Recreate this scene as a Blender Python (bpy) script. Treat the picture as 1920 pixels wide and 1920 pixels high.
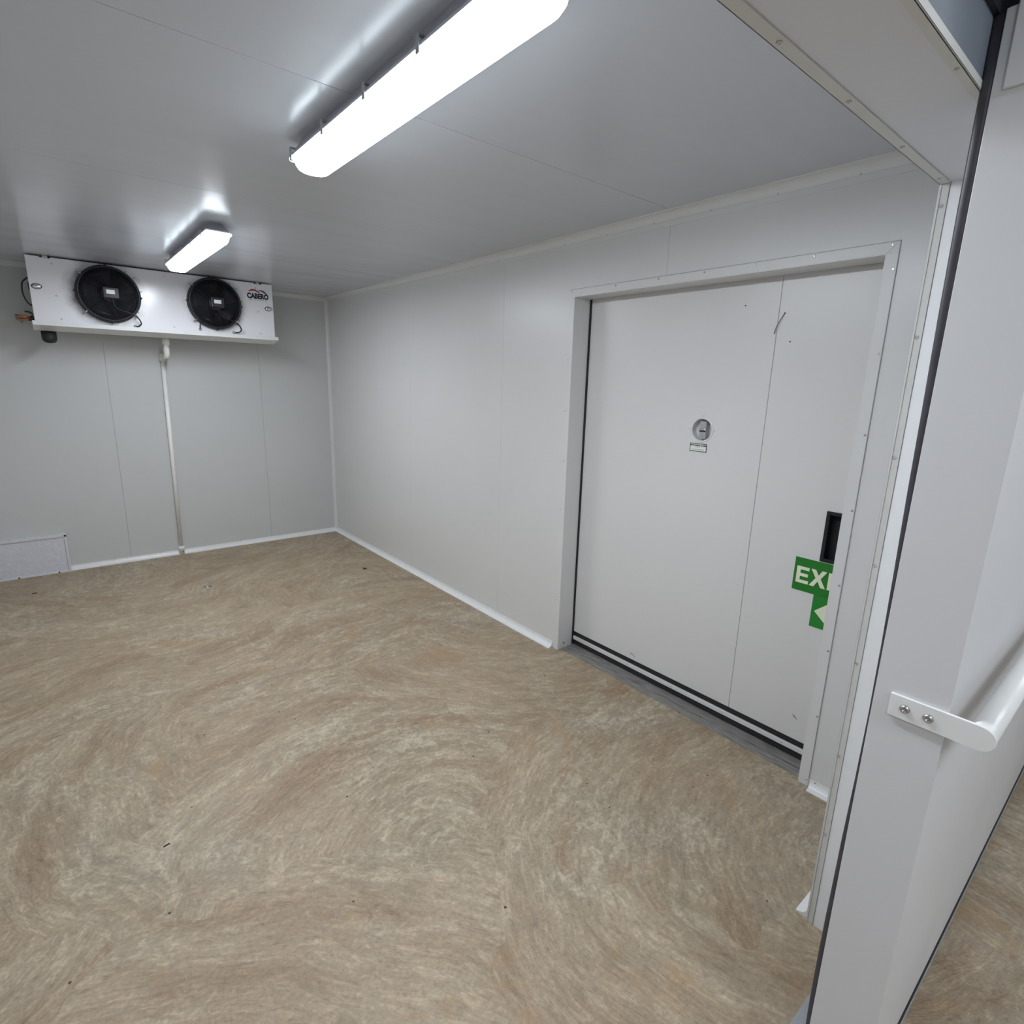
import bpy, bmesh, math, random
from mathutils import Vector, Matrix

random.seed(4)
for o in list(bpy.data.objects):
    bpy.data.objects.remove(o, do_unlink=True)
scene = bpy.context.scene
COL = scene.collection

# ------------------------------------------------------------------ camera
cam_data = bpy.data.cameras.new('camera')
cam = bpy.data.objects.new('camera', cam_data)
COL.objects.link(cam)
FPX = 1040.24
cam_data.sensor_width = 36.0
cam_data.sensor_fit = 'HORIZONTAL'
cam_data.lens = 36.0 * FPX / 1920.0
cam_data.clip_start = 0.01
fw = Vector((0.62213298, 0.74911362, -0.22755074))
rt = Vector((0.77297999, -0.63387232, 0.02660486))
up = Vector((0.12430805, 0.19244393, 0.97340271))
m3 = Matrix((rt, up, -fw)).transposed()
cam.matrix_world = Matrix.Translation((0, 0, 1.63)) @ m3.to_4x4()
scene.camera = cam

# ------------------------------------------------------------------ world / exposure
world = bpy.data.worlds.new('world')
scene.world = world
world.use_nodes = True
world.node_tree.nodes['Background'].inputs[0].default_value = (0.75, 0.8, 0.9, 1)
world.node_tree.nodes['Background'].inputs[1].default_value = 0.05
vs = scene.view_settings
vs.view_transform = 'Standard'
vs.look = 'None'
vs.gamma = 1.0
vs.use_curve_mapping = False
vs.exposure = 0.0
scene.cycles.max_bounces = 8
scene.cycles.diffuse_bounces = 5
scene.cycles.glossy_bounces = 3
scene.cycles.use_light_tree = False
scene.cycles.caustics_reflective = False
scene.cycles.caustics_refractive = False
LAMP = 80.0            # radiance of the ceiling light diffusers
LAMP_COL = (0.90, 0.955, 1.03)

# ------------------------------------------------------------------ room dimensions (metres)
XR = 2.284      # right wall
YB = 5.740      # back wall
XL = -0.68      # left wall
H = 2.401       # ceiling
YI, YO = 0.475, 0.3185   # inner / outer face of the front wall
JX, JT = 1.652, 2.1015   # right jamb and head of the doorway
JL = -0.55               # left jamb
DY0, DY1, DZ = 2.267, 0.779, 2.0925   # exit door opening in the right wall
WT = 0.12                # right wall thickness
DX = XR + 0.13           # face of the exit door
HC = 3.0                 # corridor ceiling

# ------------------------------------------------------------------ material helpers
MATS = {}
def new_mat(name):
    m = bpy.data.materials.new(name)
    m.use_nodes = True
    MATS[name] = m
    nt = m.node_tree
    return m, nt, nt.nodes['Principled BSDF']

def node(nt, typ, **kw):
    n = nt.nodes.new(typ)
    for k, v in kw.items():
        setattr(n, k, v)
    return n

def simple(name, col, rough=0.5, metal=0.0, noise=0.04, scale=18.0, bump=0.0, spec=0.5):
    """principled with a slight procedural mottling"""
    m, nt, b = new_mat(name)
    tc = node(nt, 'ShaderNodeTexCoord')
    nz = node(nt, 'ShaderNodeTexNoise')
    nz.inputs['Scale'].default_value = scale
    nz.inputs['Detail'].default_value = 4
    nt.links.new(tc.outputs['Object'], nz.inputs['Vector'])
    rp = node(nt, 'ShaderNodeValToRGB')
    rp.color_ramp.elements[0].position = 0.3
    rp.color_ramp.elements[1].position = 0.7
    rp.color_ramp.elements[0].color = tuple(c * (1 - noise) for c in col) + (1,)
    rp.color_ramp.elements[1].color = tuple(min(1, c * (1 + noise)) for c in col) + (1,)
    nt.links.new(nz.outputs['Fac'], rp.inputs['Fac'])
    nt.links.new(rp.outputs['Color'], b.inputs['Base Color'])
    b.inputs['Roughness'].default_value = rough
    b.inputs['Metallic'].default_value = metal
    b.inputs['Specular IOR Level'].default_value = spec
    if bump:
        bp = node(nt, 'ShaderNodeBump')
        bp.inputs['Strength'].default_value = bump
        bp.inputs['Distance'].default_value = 0.002
        nt.links.new(nz.outputs['Fac'], bp.inputs['Height'])
        nt.links.new(bp.outputs['Normal'], b.inputs['Normal'])
    return m

def coated(name, col, r0, r1, streak=(1, 1, 1), scale=3.0, spec=0.5, tint=0.03, bump=0.03):
    """pre-painted steel facing: roughness wanders, faint oil-canning"""
    m, nt, b = new_mat(name)
    tc = node(nt, 'ShaderNodeTexCoord')
    mp = node(nt, 'ShaderNodeMapping')
    mp.inputs['Scale'].default_value = streak
    nt.links.new(tc.outputs['Object'], mp.inputs['Vector'])
    nz = node(nt, 'ShaderNodeTexNoise')
    nz.inputs['Scale'].default_value = scale
    nz.inputs['Detail'].default_value = 5
    nz.inputs['Roughness'].default_value = 0.6
    nt.links.new(mp.outputs['Vector'], nz.inputs['Vector'])
    mr = node(nt, 'ShaderNodeMapRange')
    mr.inputs['From Min'].default_value = 0.35
    mr.inputs['From Max'].default_value = 0.7
    mr.inputs['To Min'].default_value = r0
    mr.inputs['To Max'].default_value = r1
    nt.links.new(nz.outputs['Fac'], mr.inputs['Value'])
    nt.links.new(mr.outputs['Result'], b.inputs['Roughness'])
    rp = node(nt, 'ShaderNodeValToRGB')
    rp.color_ramp.elements[0].color = tuple(c * (1 - tint) for c in col) + (1,)
    rp.color_ramp.elements[1].color = tuple(c * (1 + tint) for c in col) + (1,)
    nt.links.new(nz.outputs['Fac'], rp.inputs['Fac'])
    nt.links.new(rp.outputs['Color'], b.inputs['Base Color'])
    b.inputs['Specular IOR Level'].default_value = spec
    n2 = node(nt, 'ShaderNodeTexNoise')
    n2.inputs['Scale'].default_value = 2.2
    n2.inputs['Detail'].default_value = 1
    nt.links.new(tc.outputs['Object'], n2.inputs['Vector'])
    bp = node(nt, 'ShaderNodeBump')
    bp.inputs['Strength'].default_value = bump
    bp.inputs['Distance'].default_value = 0.02
    nt.links.new(n2.outputs['Fac'], bp.inputs['Height'])
    nt.links.new(bp.outputs['Normal'], b.inputs['Normal'])
    return m

coated('wall_steel', (0.650, 0.647, 0.640), 0.285, 0.35)
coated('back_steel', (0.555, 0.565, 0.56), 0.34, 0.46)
coated('ceiling_steel', (0.55, 0.572, 0.615), 0.19, 0.26, streak=(0.5, 4.0, 1.0), scale=1.8, spec=0.65)
coated('door_steel', (0.655, 0.652, 0.645), 0.285, 0.35)
coated('leaf_steel', (0.61, 0.61, 0.62), 0.36, 0.5)
coated('jamb_steel', (0.66, 0.68, 0.73), 0.33, 0.40)
coated('outer_blue', (0.155, 0.18, 0.215), 0.4, 0.5)
coated('corridor_paint', (0.66, 0.67, 0.68), 0.4, 0.5)
coated('trim_white', (0.655, 0.655, 0.645), 0.30, 0.40)
simple('core_grey', (0.30, 0.30, 0.30), 0.7)
simple('cove_white', (0.735, 0.74, 0.73), 0.28, noise=0.02)
simple('trim_cream', (0.60, 0.60, 0.575), 0.4, noise=0.03)
simple('jamb_white', (0.82, 0.84, 0.85), 0.38, noise=0.015)
simple('pvc_white', (0.84, 0.835, 0.79), 0.35, noise=0.03)
simple('black_rubber', (0.012, 0.012, 0.014), 0.55, noise=0.2)
simple('gasket_rubber', (0.05, 0.047, 0.058), 0.45, noise=0.2)
simple('fan_black', (0.010, 0.010, 0.016), 0.42, noise=0.2)
simple('fan_guard', (0.014, 0.014, 0.020), 0.35, noise=0.2)
simple('motor_black', (0.022, 0.022, 0.028), 0.4, noise=0.15)
simple('void_dark', (0.008, 0.008, 0.012), 0.8)
simple('sticker_white', (0.85, 0.86, 0.88), 0.4, noise=0.02)
simple('label_cream', (0.72, 0.76, 0.70), 0.45, noise=0.02)
simple('print_black', (0.01, 0.01, 0.015), 0.5)
simple('print_red', (0.34, 0.015, 0.03), 0.5)
simple('print_navy', (0.012, 0.012, 0.04), 0.5)
simple('sign_green', (0.008, 0.17, 0.014), 0.4, noise=0.05)
simple('sign_green_arrow', (0.010, 0.21, 0.024), 0.4, noise=0.05)
simple('glow_cream', (0.74, 0.78, 0.60), 0.5, noise=0.03)
simple('chrome', (0.75, 0.76, 0.78), 0.16, metal=1.0, noise=0.02)
simple('steel', (0.48, 0.47, 0.46), 0.32, metal=1.0, noise=0.05)
simple('zinc_plate', (0.42, 0.44, 0.47), 0.42, metal=0.6, noise=0.05)
simple('copper', (0.42, 0.16, 0.06), 0.32, metal=0.9, noise=0.12)
simple('lamp_housing', (0.42, 0.42, 0.46), 0.45, noise=0.03)
simple('clip_grey', (0.36, 0.36, 0.38), 0.35, noise=0.03)
simple('handle_white', (0.74, 0.745, 0.73), 0.30, noise=0.015)
simple('dirt_black', (0.02, 0.016, 0.012), 0.9)
simple('wire_brown', (0.10, 0.06, 0.04), 0.6)
simple('rust', (0.30, 0.13, 0.02), 0.8)
simple('vent_grey', (0.66, 0.675, 0.74), 0.35, metal=0.1, noise=0.06, scale=40)

# threshold: worn galvanised strip
def mat_threshold():
    m, nt, b = new_mat('threshold_metal')
    tc = node(nt, 'ShaderNodeTexCoord')
    mp = node(nt, 'ShaderNodeMapping'); mp.inputs['Scale'].default_value = (30, 3, 1)
    nz = node(nt, 'ShaderNodeTexNoise'); nz.inputs['Scale'].default_value = 4; nz.inputs['Detail'].default_value = 6
    rp = node(nt, 'ShaderNodeValToRGB')
    rp.color_ramp.elements[0].position = 0.3; rp.color_ramp.elements[0].color = (0.16, 0.14, 0.125, 1)
    rp.color_ramp.elements[1].position = 0.72; rp.color_ramp.elements[1].color = (0.34, 0.34, 0.33, 1)
    nt.links.new(tc.outputs['Object'], mp.inputs['Vector']); nt.links.new(mp.outputs['Vector'], nz.inputs['Vector'])
    nt.links.new(nz.outputs['Fac'], rp.inputs['Fac']); nt.links.new(rp.outputs['Color'], b.inputs['Base Color'])
    b.inputs['Roughness'].default_value = 0.5
    b.inputs['Metallic'].default_value = 0.2
mat_threshold()

# cooler casing: white with soot streaked around the fans
def mat_casing():
    m, nt, b = new_mat('cooler_white')
    L = nt.links.new
    tc = node(nt, 'ShaderNodeTexCoord')
    sep = node(nt, 'ShaderNodeSeparateXYZ'); L(tc.outputs['Object'], sep.inputs[0])
    def mth(op, a, c=None, v=None):
        n = node(nt, 'ShaderNodeMath', operation=op)
        if isinstance(a, (int, float)): n.inputs[0].default_value = a
        else: L(a, n.inputs[0])
        if c is not None:
            if isinstance(c, (int, float)): n.inputs[1].default_value = c
            else: L(c, n.inputs[1])
        return n.outputs[0]
    def ring(cx, cz):
        dx = mth('SUBTRACT', sep.outputs[0], cx); dz = mth('SUBTRACT', sep.outputs[2], cz)
        r = mth('SQRT', mth('ADD', mth('MULTIPLY', dx, dx), mth('MULTIPLY', dz, dz)))
        mr = node(nt, 'ShaderNodeMapRange'); L(r, mr.inputs[0])
        mr.inputs[1].default_value = 0.19; mr.inputs[2].default_value = 0.29
        mr.inputs[3].default_value = 1.0; mr.inputs[4].default_value = 0.0
        return mr.outputs[0]
    s = mth('MAXIMUM', ring(0.43, 2.185), mth('MULTIPLY', ring(1.165, 2.19), 0.6))
    nz = node(nt, 'ShaderNodeTexNoise'); nz.inputs['Scale'].default_value = 14; nz.inputs['Detail'].default_value = 6
    L(tc.outputs['Object'], nz.inputs['Vector'])
    s2 = mth('MULTIPLY', s, nz.outputs['Fac'])
    rp = node(nt, 'ShaderNodeValToRGB')
    rp.color_ramp.elements[0].position = 0.12; rp.color_ramp.elements[0].color = (0.80, 0.80, 0.83, 1)
    rp.color_ramp.elements[1].position = 0.75; rp.color_ramp.elements[1].color = (0.20, 0.19, 0.20, 1)
    L(s2, rp.inputs['Fac']); L(rp.outputs['Color'], b.inputs['Base Color'])
    b.inputs['Roughness'].default_value = 0.22
mat_casing()

# lamp diffuser
def mat_diffuser():
    m, nt, b = new_mat('lamp_diffuser')
    b.inputs['Base Color'].default_value = (0.9, 0.92, 0.95, 1)
    b.inputs['Roughness'].default_value = 0.5
    b.inputs['Emission Color'].default_value = LAMP_COL + (1,)
    b.inputs['Emission Strength'].default_value = LAMP
    m.cycles.emission_sampling = 'FRONT'
    # the side of the bowl sits outside the reflector tray and glows only faintly
    m, nt, b = new_mat('diffuser_rim')
    b.inputs['Base Color'].default_value = (0.85, 0.9, 0.95, 1)
    b.inputs['Roughness'].default_value = 0.4
    b.inputs['Emission Color'].default_value = (0.80, 0.92, 1.0, 1)
    b.inputs['Emission Strength'].default_value = LAMP * 0.075
    m.cycles.emission_sampling = 'NONE'
mat_diffuser()

# floor: hand trowelled concrete, swirled
def mat_floor():
    m, nt, b = new_mat('trowelled_concrete')
    L = nt.links.new
    tc = node(nt, 'ShaderNodeTexCoord')
    P = tc.outputs['Object']
    def vm(op, a, c):
        n = node(nt, 'ShaderNodeVectorMath', operation=op)
        for i, q in enumerate((a, c)):
            if q is None: continue
            if isinstance(q, tuple): n.inputs[i].default_value = q
            else: L(q, n.inputs[i])
        return n
    def mth(op, a, c=None, d=None):
        n = node(nt, 'ShaderNodeMath', operation=op)
        for i, q in enumerate((a, c, d)):
            if q is None: continue
            if isinstance(q, (int, float)): n.inputs[i].default_value = q
            else: L(q, n.inputs[i])
        return n.outputs[0]
    def noise(vec, scale, detail=4, rough=0.55, dist=0.0):
        n = node(nt, 'ShaderNodeTexNoise')
        n.inputs['Scale'].default_value = scale; n.inputs['Detail'].default_value = detail
        n.inputs['Roughness'].default_value = rough; n.inputs['Distortion'].default_value = dist
        L(vec, n.inputs['Vector'])
        return n
    def ramp(fac, stops):
        r = node(nt, 'ShaderNodeValToRGB')
        e = r.color_ramp.elements
        while len(e) < len(stops): e.new(0.5)
        for i, (p, c) in enumerate(stops):
            e[i].position = p; e[i].color = tuple(c) + (1,) if len(c) == 3 else c
        L(fac, r.inputs['Fac'])
        return r.outputs['Color']
    def mix(fac, a, c, mode='MIX'):
        n = node(nt, 'ShaderNodeMix', data_type='RGBA', blend_type=mode)
        if isinstance(fac, (int, float)): n.inputs['Factor'].default_value = fac
        else: L(fac, n.inputs['Factor'])
        for s, q in (('A', a), ('B', c)):
            i = [k for k in n.inputs if k.name == s and k.type == 'RGBA'][0]
            if isinstance(q, tuple): i.default_value = q + (1,)
            else: L(q, i)
        return [o for o in n.outputs if o.type == 'RGBA'][0]
    # trowel sweeps: every patch is swept about its own elbow point beside it
    wn = noise(P, 0.9, 2)
    wv = vm('SUBTRACT', wn.outputs['Color'], (0.5, 0.5, 0.5))
    def scl(v, k):
        n = node(nt, 'ShaderNodeVectorMath', operation='SCALE'); L(v, n.inputs[0]); n.inputs['Scale'].default_value = k; return n.outputs[0]
    wn2 = noise(P, 3.0, 3)
    wv2 = vm('SUBTRACT', wn2.outputs['Color'], (0.5, 0.5, 0.5))
    warp = vm('MULTIPLY', vm('ADD', vm('ADD', P, scl(wv.outputs[0], 0.6)).outputs[0], scl(wv2.outputs[0], 0.5)).outputs[0], (1, 1, 0)).outputs[0]
    flat = vm('MULTIPLY', vm('ADD', vm('ADD', P, scl(wv.outputs[0], 0.35)).outputs[0], scl(wv2.outputs[0], 0.085)).outputs[0], (1, 1, 0)).outputs[0]
    def field(scale, spread, shift):
        vo = node(nt, 'ShaderNodeTexVoronoi', voronoi_dimensions='2D'); vo.inputs['Scale'].default_value = scale
        L(vm('ADD', warp, shift).outputs[0], vo.inputs['Vector'])
        c = vm('SUBTRACT', vo.outputs['Position'], shift).outputs[0]
        dirv = node(nt, 'ShaderNodeVectorMath', operation='NORMALIZE')
        L(vm('MULTIPLY', vm('SUBTRACT', vo.outputs['Color'], (0.5, 0.5, 0.5)).outputs[0], (1, 1, 0)).outputs[0], dirv.inputs[0])
        off = scl(dirv.outputs[0], spread)
        c = vm('MULTIPLY', vm('ADD', c, off).outputs[0], (1, 1, 0)).outputs[0]
        dd = node(nt, 'ShaderNodeVectorMath', operation='DISTANCE'); L(flat, dd.inputs[0]); L(c, dd.inputs[1])
        return dd.outputs['Value']
    phi = field(0.85, 0.95, (0.0, 0.35, 0.0))
    sp = node(nt, 'ShaderNodeSeparateXYZ'); L(P, sp.inputs[0])
    def sweep(kphi, kp, detail, rough, seed=0.0):
        cb = node(nt, 'ShaderNodeCombineXYZ')
        L(mth('MULTIPLY', phi, kphi), cb.inputs[0])
        L(mth('MULTIPLY_ADD', sp.outputs[0], kp, seed), cb.inputs[1]); L(mth('MULTIPLY', sp.outputs[1], kp), cb.inputs[2])
        return noise(cb.outputs[0], 1.0, detail, rough).outputs['Fac']
    s0 = sweep(5.0, 1.3, 4, 0.6, 11.0)          # broad bands of hue
    s1 = sweep(14.0, 4.0, 5, 0.68)              # trowel strokes
    s2 = sweep(66.0, 15.0, 4, 0.68, 5.0)          # hairlines
    blot = noise(P, 1.5, 3, 0.6, 0.4).outputs['Fac']
    chalk = noise(P, 26, 3, 0.7, 0.9).outputs['Fac']
    base = ramp(s1, [(0.26, (0.264, 0.200, 0.136)), (0.44, (0.316, 0.247, 0.171)), (0.58, (0.352, 0.283, 0.200)), (0.78, (0.424, 0.353, 0.260))])
    grey = ramp(s1, [(0.26, (0.244, 0.203, 0.148)), (0.52, (0.308, 0.261, 0.193)), (0.78, (0.404, 0.353, 0.272))])
    gf = ramp(mth('SUBTRACT', mth('MULTIPLY_ADD', blot, 0.6, mth('MULTIPLY', s0, 0.4)), mth('MULTIPLY_ADD', sp.outputs[1], 0.018, -0.045)), [(0.47, (0, 0, 0)), (0.60, (0.85, 0.85, 0.85))])
    col = mix(gf, base, grey)
    pink = ramp(mth('SUBTRACT', 1.0, s0), [(0.54, (0, 0, 0)), (0.70, (0.8, 0.8, 0.8))])
    col = mix(pink, col, (0.315, 0.220, 0.145))
    st = ramp(s2, [(0.30, (0.72, 0.71, 0.70)), (0.42, (0.95, 0.95, 0.95)), (0.55, (1.01, 1.01, 1.01)), (0.61, (1.22, 1.21, 1.19))])
    col = mix(1.0, col, st, 'MULTIPLY')
    # laitance: pale crazed flecks in patches
    lf = ramp(mth('MULTIPLY', chalk, mth('MULTIPLY_ADD', blot, 0.8, mth('MULTIPLY', s1, 0.5))), [(0.36, (0, 0, 0)), (0.47, (0.45, 0.45, 0.45))])
    col = mix(lf, col, (0.52, 0.45, 0.345))
    df = ramp(chalk, [(0.30, (0.86, 0.855, 0.85)), (0.46, (1, 1, 1))])
    col = mix(1.0, col, df, 'MULTIPLY')
    lum = ramp(s0, [(0.30, (0.84, 0.83, 0.82)), (0.50, (1, 1, 1)), (0.68, (1.10, 1.10, 1.10))])
    col = mix(1.0, col, lum, 'MULTIPLY')
    gr = ramp(noise(P, 75, 3, 0.75).outputs['Fac'], [(0.34, (0.84, 0.83, 0.81)), (0.5, (1.0, 1.0, 0.98)), (0.66, (1.13, 1.12, 1.09))])
    col = mix(1.0, col, gr, 'MULTIPLY')
    # rust blooms
    rb = noise(vm('ADD', P, (1.7, 5.5, 0)).outputs[0], 3.4, 4, 0.7, 0.8).outputs['Fac']
    rf = ramp(rb, [(0.58, (0, 0, 0)), (0.72, (0.65, 0.65, 0.65))])
    col = mix(rf, col, (0.33, 0.205, 0.10))
    # pits
    vo = node(nt, 'ShaderNodeTexVoronoi'); vo.inputs['Scale'].default_value = 9.0; L(P, vo.inputs['Vector'])
    pf = ramp(vo.outputs['Distance'], [(0.030, (1, 1, 1)), (0.050, (0, 0, 0))])
    keep = ramp(noise(P, 3.0, 1).outputs['Fac'], [(0.40, (0, 0, 0)), (0.44, (1, 1, 1))])
    pk = mix(1.0, pf, keep, 'MULTIPLY')
    col = mix(pk, col, (0.03, 0.025, 0.02))
    L(col, b.inputs['Base Color'])
    rr = node(nt, 'ShaderNodeMapRange'); L(s1, rr.inputs[0]); rr.inputs[1].default_value = 0.3; rr.inputs[2].default_value = 0.75
    rr.inputs[3].default_value = 0.42; rr.inputs[4].default_value = 0.62
    L(rr.outputs[0], b.inputs['Roughness'])
    b.inputs['Specular IOR Level'].default_value = 0.4
    hsum = mth('ADD', mth('MULTIPLY', s2, 0.7), mth('MULTIPLY', s1, 0.8))
    bp = node(nt, 'ShaderNodeBump'); bp.inputs['Strength'].default_value = 0.6; bp.inputs['Distance'].default_value = 0.008
    L(hsum, bp.inputs['Height']); L(bp.outputs['Normal'], b.inputs['Normal'])
mat_floor()

# ------------------------------------------------------------------ mesh helpers
def wloc(o):
    v = Vector((0, 0, 0))
    while o is not None:
        v = v + Vector(o.location); o = o.parent
    return v

def link(name, me, mat, parent=None, kind=None, smooth=False):
    """mesh given in world coordinates; stored local to its parent"""
    off = wloc(parent)
    if off.length > 0:
        me.transform(Matrix.Translation(-off))
    if mat and not me.materials:
        me.materials.append(MATS[mat])
    if smooth:
        for p in me.polygons: p.use_smooth = True
    o = bpy.data.objects.new(name, me)
    COL.objects.link(o)
    if parent is not None: o.parent = parent
    if kind: o['kind'] = kind
    return o

def tag(o, label, cat, group=None):
    o['label'] = label; o['category'] = cat
    if group: o['group'] = group
    return o

def empty(name, loc):
    o = bpy.data.objects.new(name, None)
    COL.objects.link(o); o.location = loc
    o.empty_display_size = 0.05
    return o

def finish(bm, name):
    bmesh.ops.recalc_face_normals(bm, faces=bm.faces)
    me = bpy.data.meshes.new(name); bm.to_mesh(me); bm.free()
    return me

def add_box(bm, lo, hi, bevel=0.0, seg=2):
    r = bmesh.ops.create_cube(bm, size=1.0)
    vs_ = r['verts']
    c = [(lo[i] + hi[i]) / 2 for i in range(3)]; s = [abs(hi[i] - lo[i]) for i in range(3)]
    for v in vs_:
        v.co = Vector((v.co[0] * s[0] + c[0], v.co[1] * s[1] + c[1], v.co[2] * s[2] + c[2]))
    if bevel > 0:
        es = list({e for v in vs_ for e in v.link_edges})
        bmesh.ops.bevel(bm, geom=es, offset=bevel, segments=seg, affect='EDGES', profile=0.5)

def box(name, lo, hi, mat, parent=None, bevel=0.0, kind=None, seg=2):
    bm = bmesh.new(); add_box(bm, lo, hi, bevel, seg)
    return link(name, finish(bm, name), mat, parent, kind)

def boxes(name, lst, mat, parent=None, bevel=0.0, kind=None):
    bm = bmesh.new()
    for lo, hi in lst: add_box(bm, lo, hi, bevel)
    return link(name, finish(bm, name), mat, parent, kind)

def add_prism(bm, pts, axis, a, c):
    """polygon pts (2D) extruded along axis from a to c; 2D coords are the other two axes in xyz order"""
    def mk(p, t):
        q = list(p); q.insert(axis, t); return Vector(q)
    A = [bm.verts.new(mk(p, a)) for p in pts]; B = [bm.verts.new(mk(p, c)) for p in pts]
    n = len(pts)
    for i in range(n):
        bm.faces.new((A[i], A[(i + 1) % n], B[(i + 1) % n], B[i]))
    bm.faces.new(A[::-1]); bm.faces.new(B)

def prism(name, pts, axis, a, c, mat, parent=None, bevel=0.0, kind=None, smooth=False):
    bm = bmesh.new(); add_prism(bm, pts, axis, a, c)
    if bevel:
        bmesh.ops.bevel(bm, geom=list(bm.edges), offset=bevel, segments=2, affect='EDGES', profile=0.5)
    return link(name, finish(bm, name), mat, parent, kind, smooth)

def add_tube(bm, pts, r, n=12, caps=True):
    pts = [Vector(p) for p in pts]
    rings = []; prev = None
    for i, p in enumerate(pts):
        if i == 0: t = pts[1] - pts[0]
        elif i == len(pts) - 1: t = pts[-1] - pts[-2]
        else: t = (pts[i + 1] - p).normalized() + (p - pts[i - 1]).normalized()
        t.normalize()
        if prev is None:
            a = Vector((0, 0, 1)) if abs(t.z) < 0.9 else Vector((1, 0, 0))
            u = t.cross(a).normalized()
        else:
            u = (prev - t * prev.dot(t)).normalized()
        prev = u; w = t.cross(u)
        rr = r[i] if isinstance(r, (list, tuple)) else r
        rings.append([bm.verts.new(p + (u * math.cos(2 * math.pi * k / n) + w * math.sin(2 * math.pi * k / n)) * rr) for k in range(n)])
    for A, B in zip(rings, rings[1:]):
        for k in range(n):
            bm.faces.new((A[k], A[(k + 1) % n], B[(k + 1) % n], B[k]))
    if caps:
        bm.faces.new(rings[0][::-1]); bm.faces.new(rings[-1])

def tube(name, pts, r, mat, parent=None, n=12):
    bm = bmesh.new(); add_tube(bm, pts, r, n)
    return link(name, finish(bm, name), mat, parent, None, True)

def curve_pts(ctrl, n=8):
    """Catmull-Rom through control points"""
    P = [Vector(c) for c in ctrl]; P = [P[0] * 2 - P[1]] + P + [P[-1] * 2 - P[-2]]
    out = []
    for i in range(1, len(P) - 2):
        for k in range(n):
            t = k / n
            a, b_, c, d = P[i - 1], P[i], P[i + 1], P[i + 2]
            out.append(0.5 * ((2 * b_) + (c - a) * t + (2 * a - 5 * b_ + 4 * c - d) * t * t + (3 * b_ - a - 3 * c + d) * t ** 3))
    out.append(P[-2]); return out

def add_lathe(bm, prof, centre, axis='y', n=48, closed=False):
    """prof: list of (radius, offset along axis)"""
    cx, cy, cz = centre; rings = []
    for r, t in prof:
        ring = []
        for k in range(n):
            a = 2 * math.pi * k / n; c, s = math.cos(a) * r, math.sin(a) * r
            if axis == 'y': v = (cx + c, cy + t, cz + s)
            elif axis == 'x': v = (cx + t, cy + c, cz + s)
            else: v = (cx + c, cy + s, cz + t)
            ring.append(bm.verts.new(v))
        rings.append(ring)
    pairs = list(zip(rings, rings[1:]))
    if closed: pairs.append((rings[-1], rings[0]))
    for A, B in pairs:
        for k in range(n):
            bm.faces.new((A[k], A[(k + 1) % n], B[(k + 1) % n], B[k]))
    if not closed:
        if prof[0][0] > 1e-5: bm.faces.new(rings[0][::-1])
        if prof[-1][0] > 1e-5: bm.faces.new(rings[-1])

def lathe(name, prof, centre, mat, parent=None, axis='y', n=48, closed=False, smooth=True):
    bm = bmesh.new(); add_lathe(bm, prof, centre, axis, n, closed)
    bmesh.ops.remove_doubles(bm, verts=bm.verts, dist=1e-6)
    return link(name, finish(bm, name), mat, parent, None, smooth)

SCREW = {}
def screw(parent, pos, axis, mat='steel', r=0.0042, name='screw', h=0.002):
    """small pan-head rivet; axis = outward direction"""
    key = (axis, mat, r, h)
    if key not in SCREW:
        bm = bmesh.new()
        d = Vector({'-x': (-1, 0, 0), '-y': (0, -1, 0), '-z': (0, 0, -1), '+z': (0, 0, 1)}[axis])
        u = d.orthogonal().normalized(); w = d.cross(u)
        prof = [(r, -0.0004), (r, h * 0.45), (r * 0.72, h), (r * 0.28, h), (r * 0.22, h * 0.4)]
        rings = [[bm.verts.new(d * t + (u * math.cos(k * math.pi / 5) + w * math.sin(k * math.pi / 5)) * q) for k in range(10)] for q, t in prof]
        for A, B in zip(rings, rings[1:]):
            for k in range(10): bm.faces.new((A[k], A[(k + 1) % 10], B[(k + 1) % 10], B[k]))
        bm.faces.new(rings[0][::-1]); bm.faces.new(rings[-1])
        me = finish(bm, 'screw'); me.materials.append(MATS[mat]); SCREW[key] = me
    o = bpy.data.objects.new(name, SCREW[key]); COL.objects.link(o)
    o.parent = parent; o.location = Vector(pos) - wloc(parent)
    return o

def text_mesh(name, body, size, mat, parent, origin, xdir, ydir, offset=0.0, align='LEFT', depth=0.0004, wide=1.0):
    cu = bpy.data.curves.new(name, 'FONT'); cu.body = body; cu.size = size; cu.offset = offset
    cu.align_x = align; cu.extrude = depth; cu.resolution_u = 3
    t = bpy.data.objects.new(name + '_tmp', cu); COL.objects.link(t)
    dg = bpy.context.evaluated_depsgraph_get(); dg.update()
    me = bpy.data.meshes.new_from_object(t.evaluated_get(dg))
    bpy.data.objects.remove(t, do_unlink=True); bpy.data.curves.remove(cu)
    x = Vector(xdir).normalized(); y = Vector(ydir).normalized(); z = x.cross(y)
    me.transform(Matrix.Diagonal((wide, 1, 1, 1)))
    me.transform(Matrix.Translation(origin) @ Matrix((x, y, z)).transposed().to_4x4())
    me.materials.clear()
    return link(name, me, mat, parent)

def carve(obj, cutter_bm):
    """subtract a closed bmesh (world coordinates) from an object's mesh"""
    me = finish(cutter_bm, 'cutter'); me.transform(Matrix.Translation(-wloc(obj)))
    c = bpy.data.objects.new('cutter', me); COL.objects.link(c)
    c.location = wloc(obj)
    c.hide_render = True
    md = obj.modifiers.new('recess', 'BOOLEAN'); md.operation = 'DIFFERENCE'; md.solver = 'EXACT'; md.object = c
    dg = bpy.context.evaluated_depsgraph_get(); dg.update()
    new = bpy.data.meshes.new_from_object(obj.evaluated_get(dg))
    obj.modifiers.clear(); obj.data = new
    bpy.data.objects.remove(c, do_unlink=True)

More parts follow.
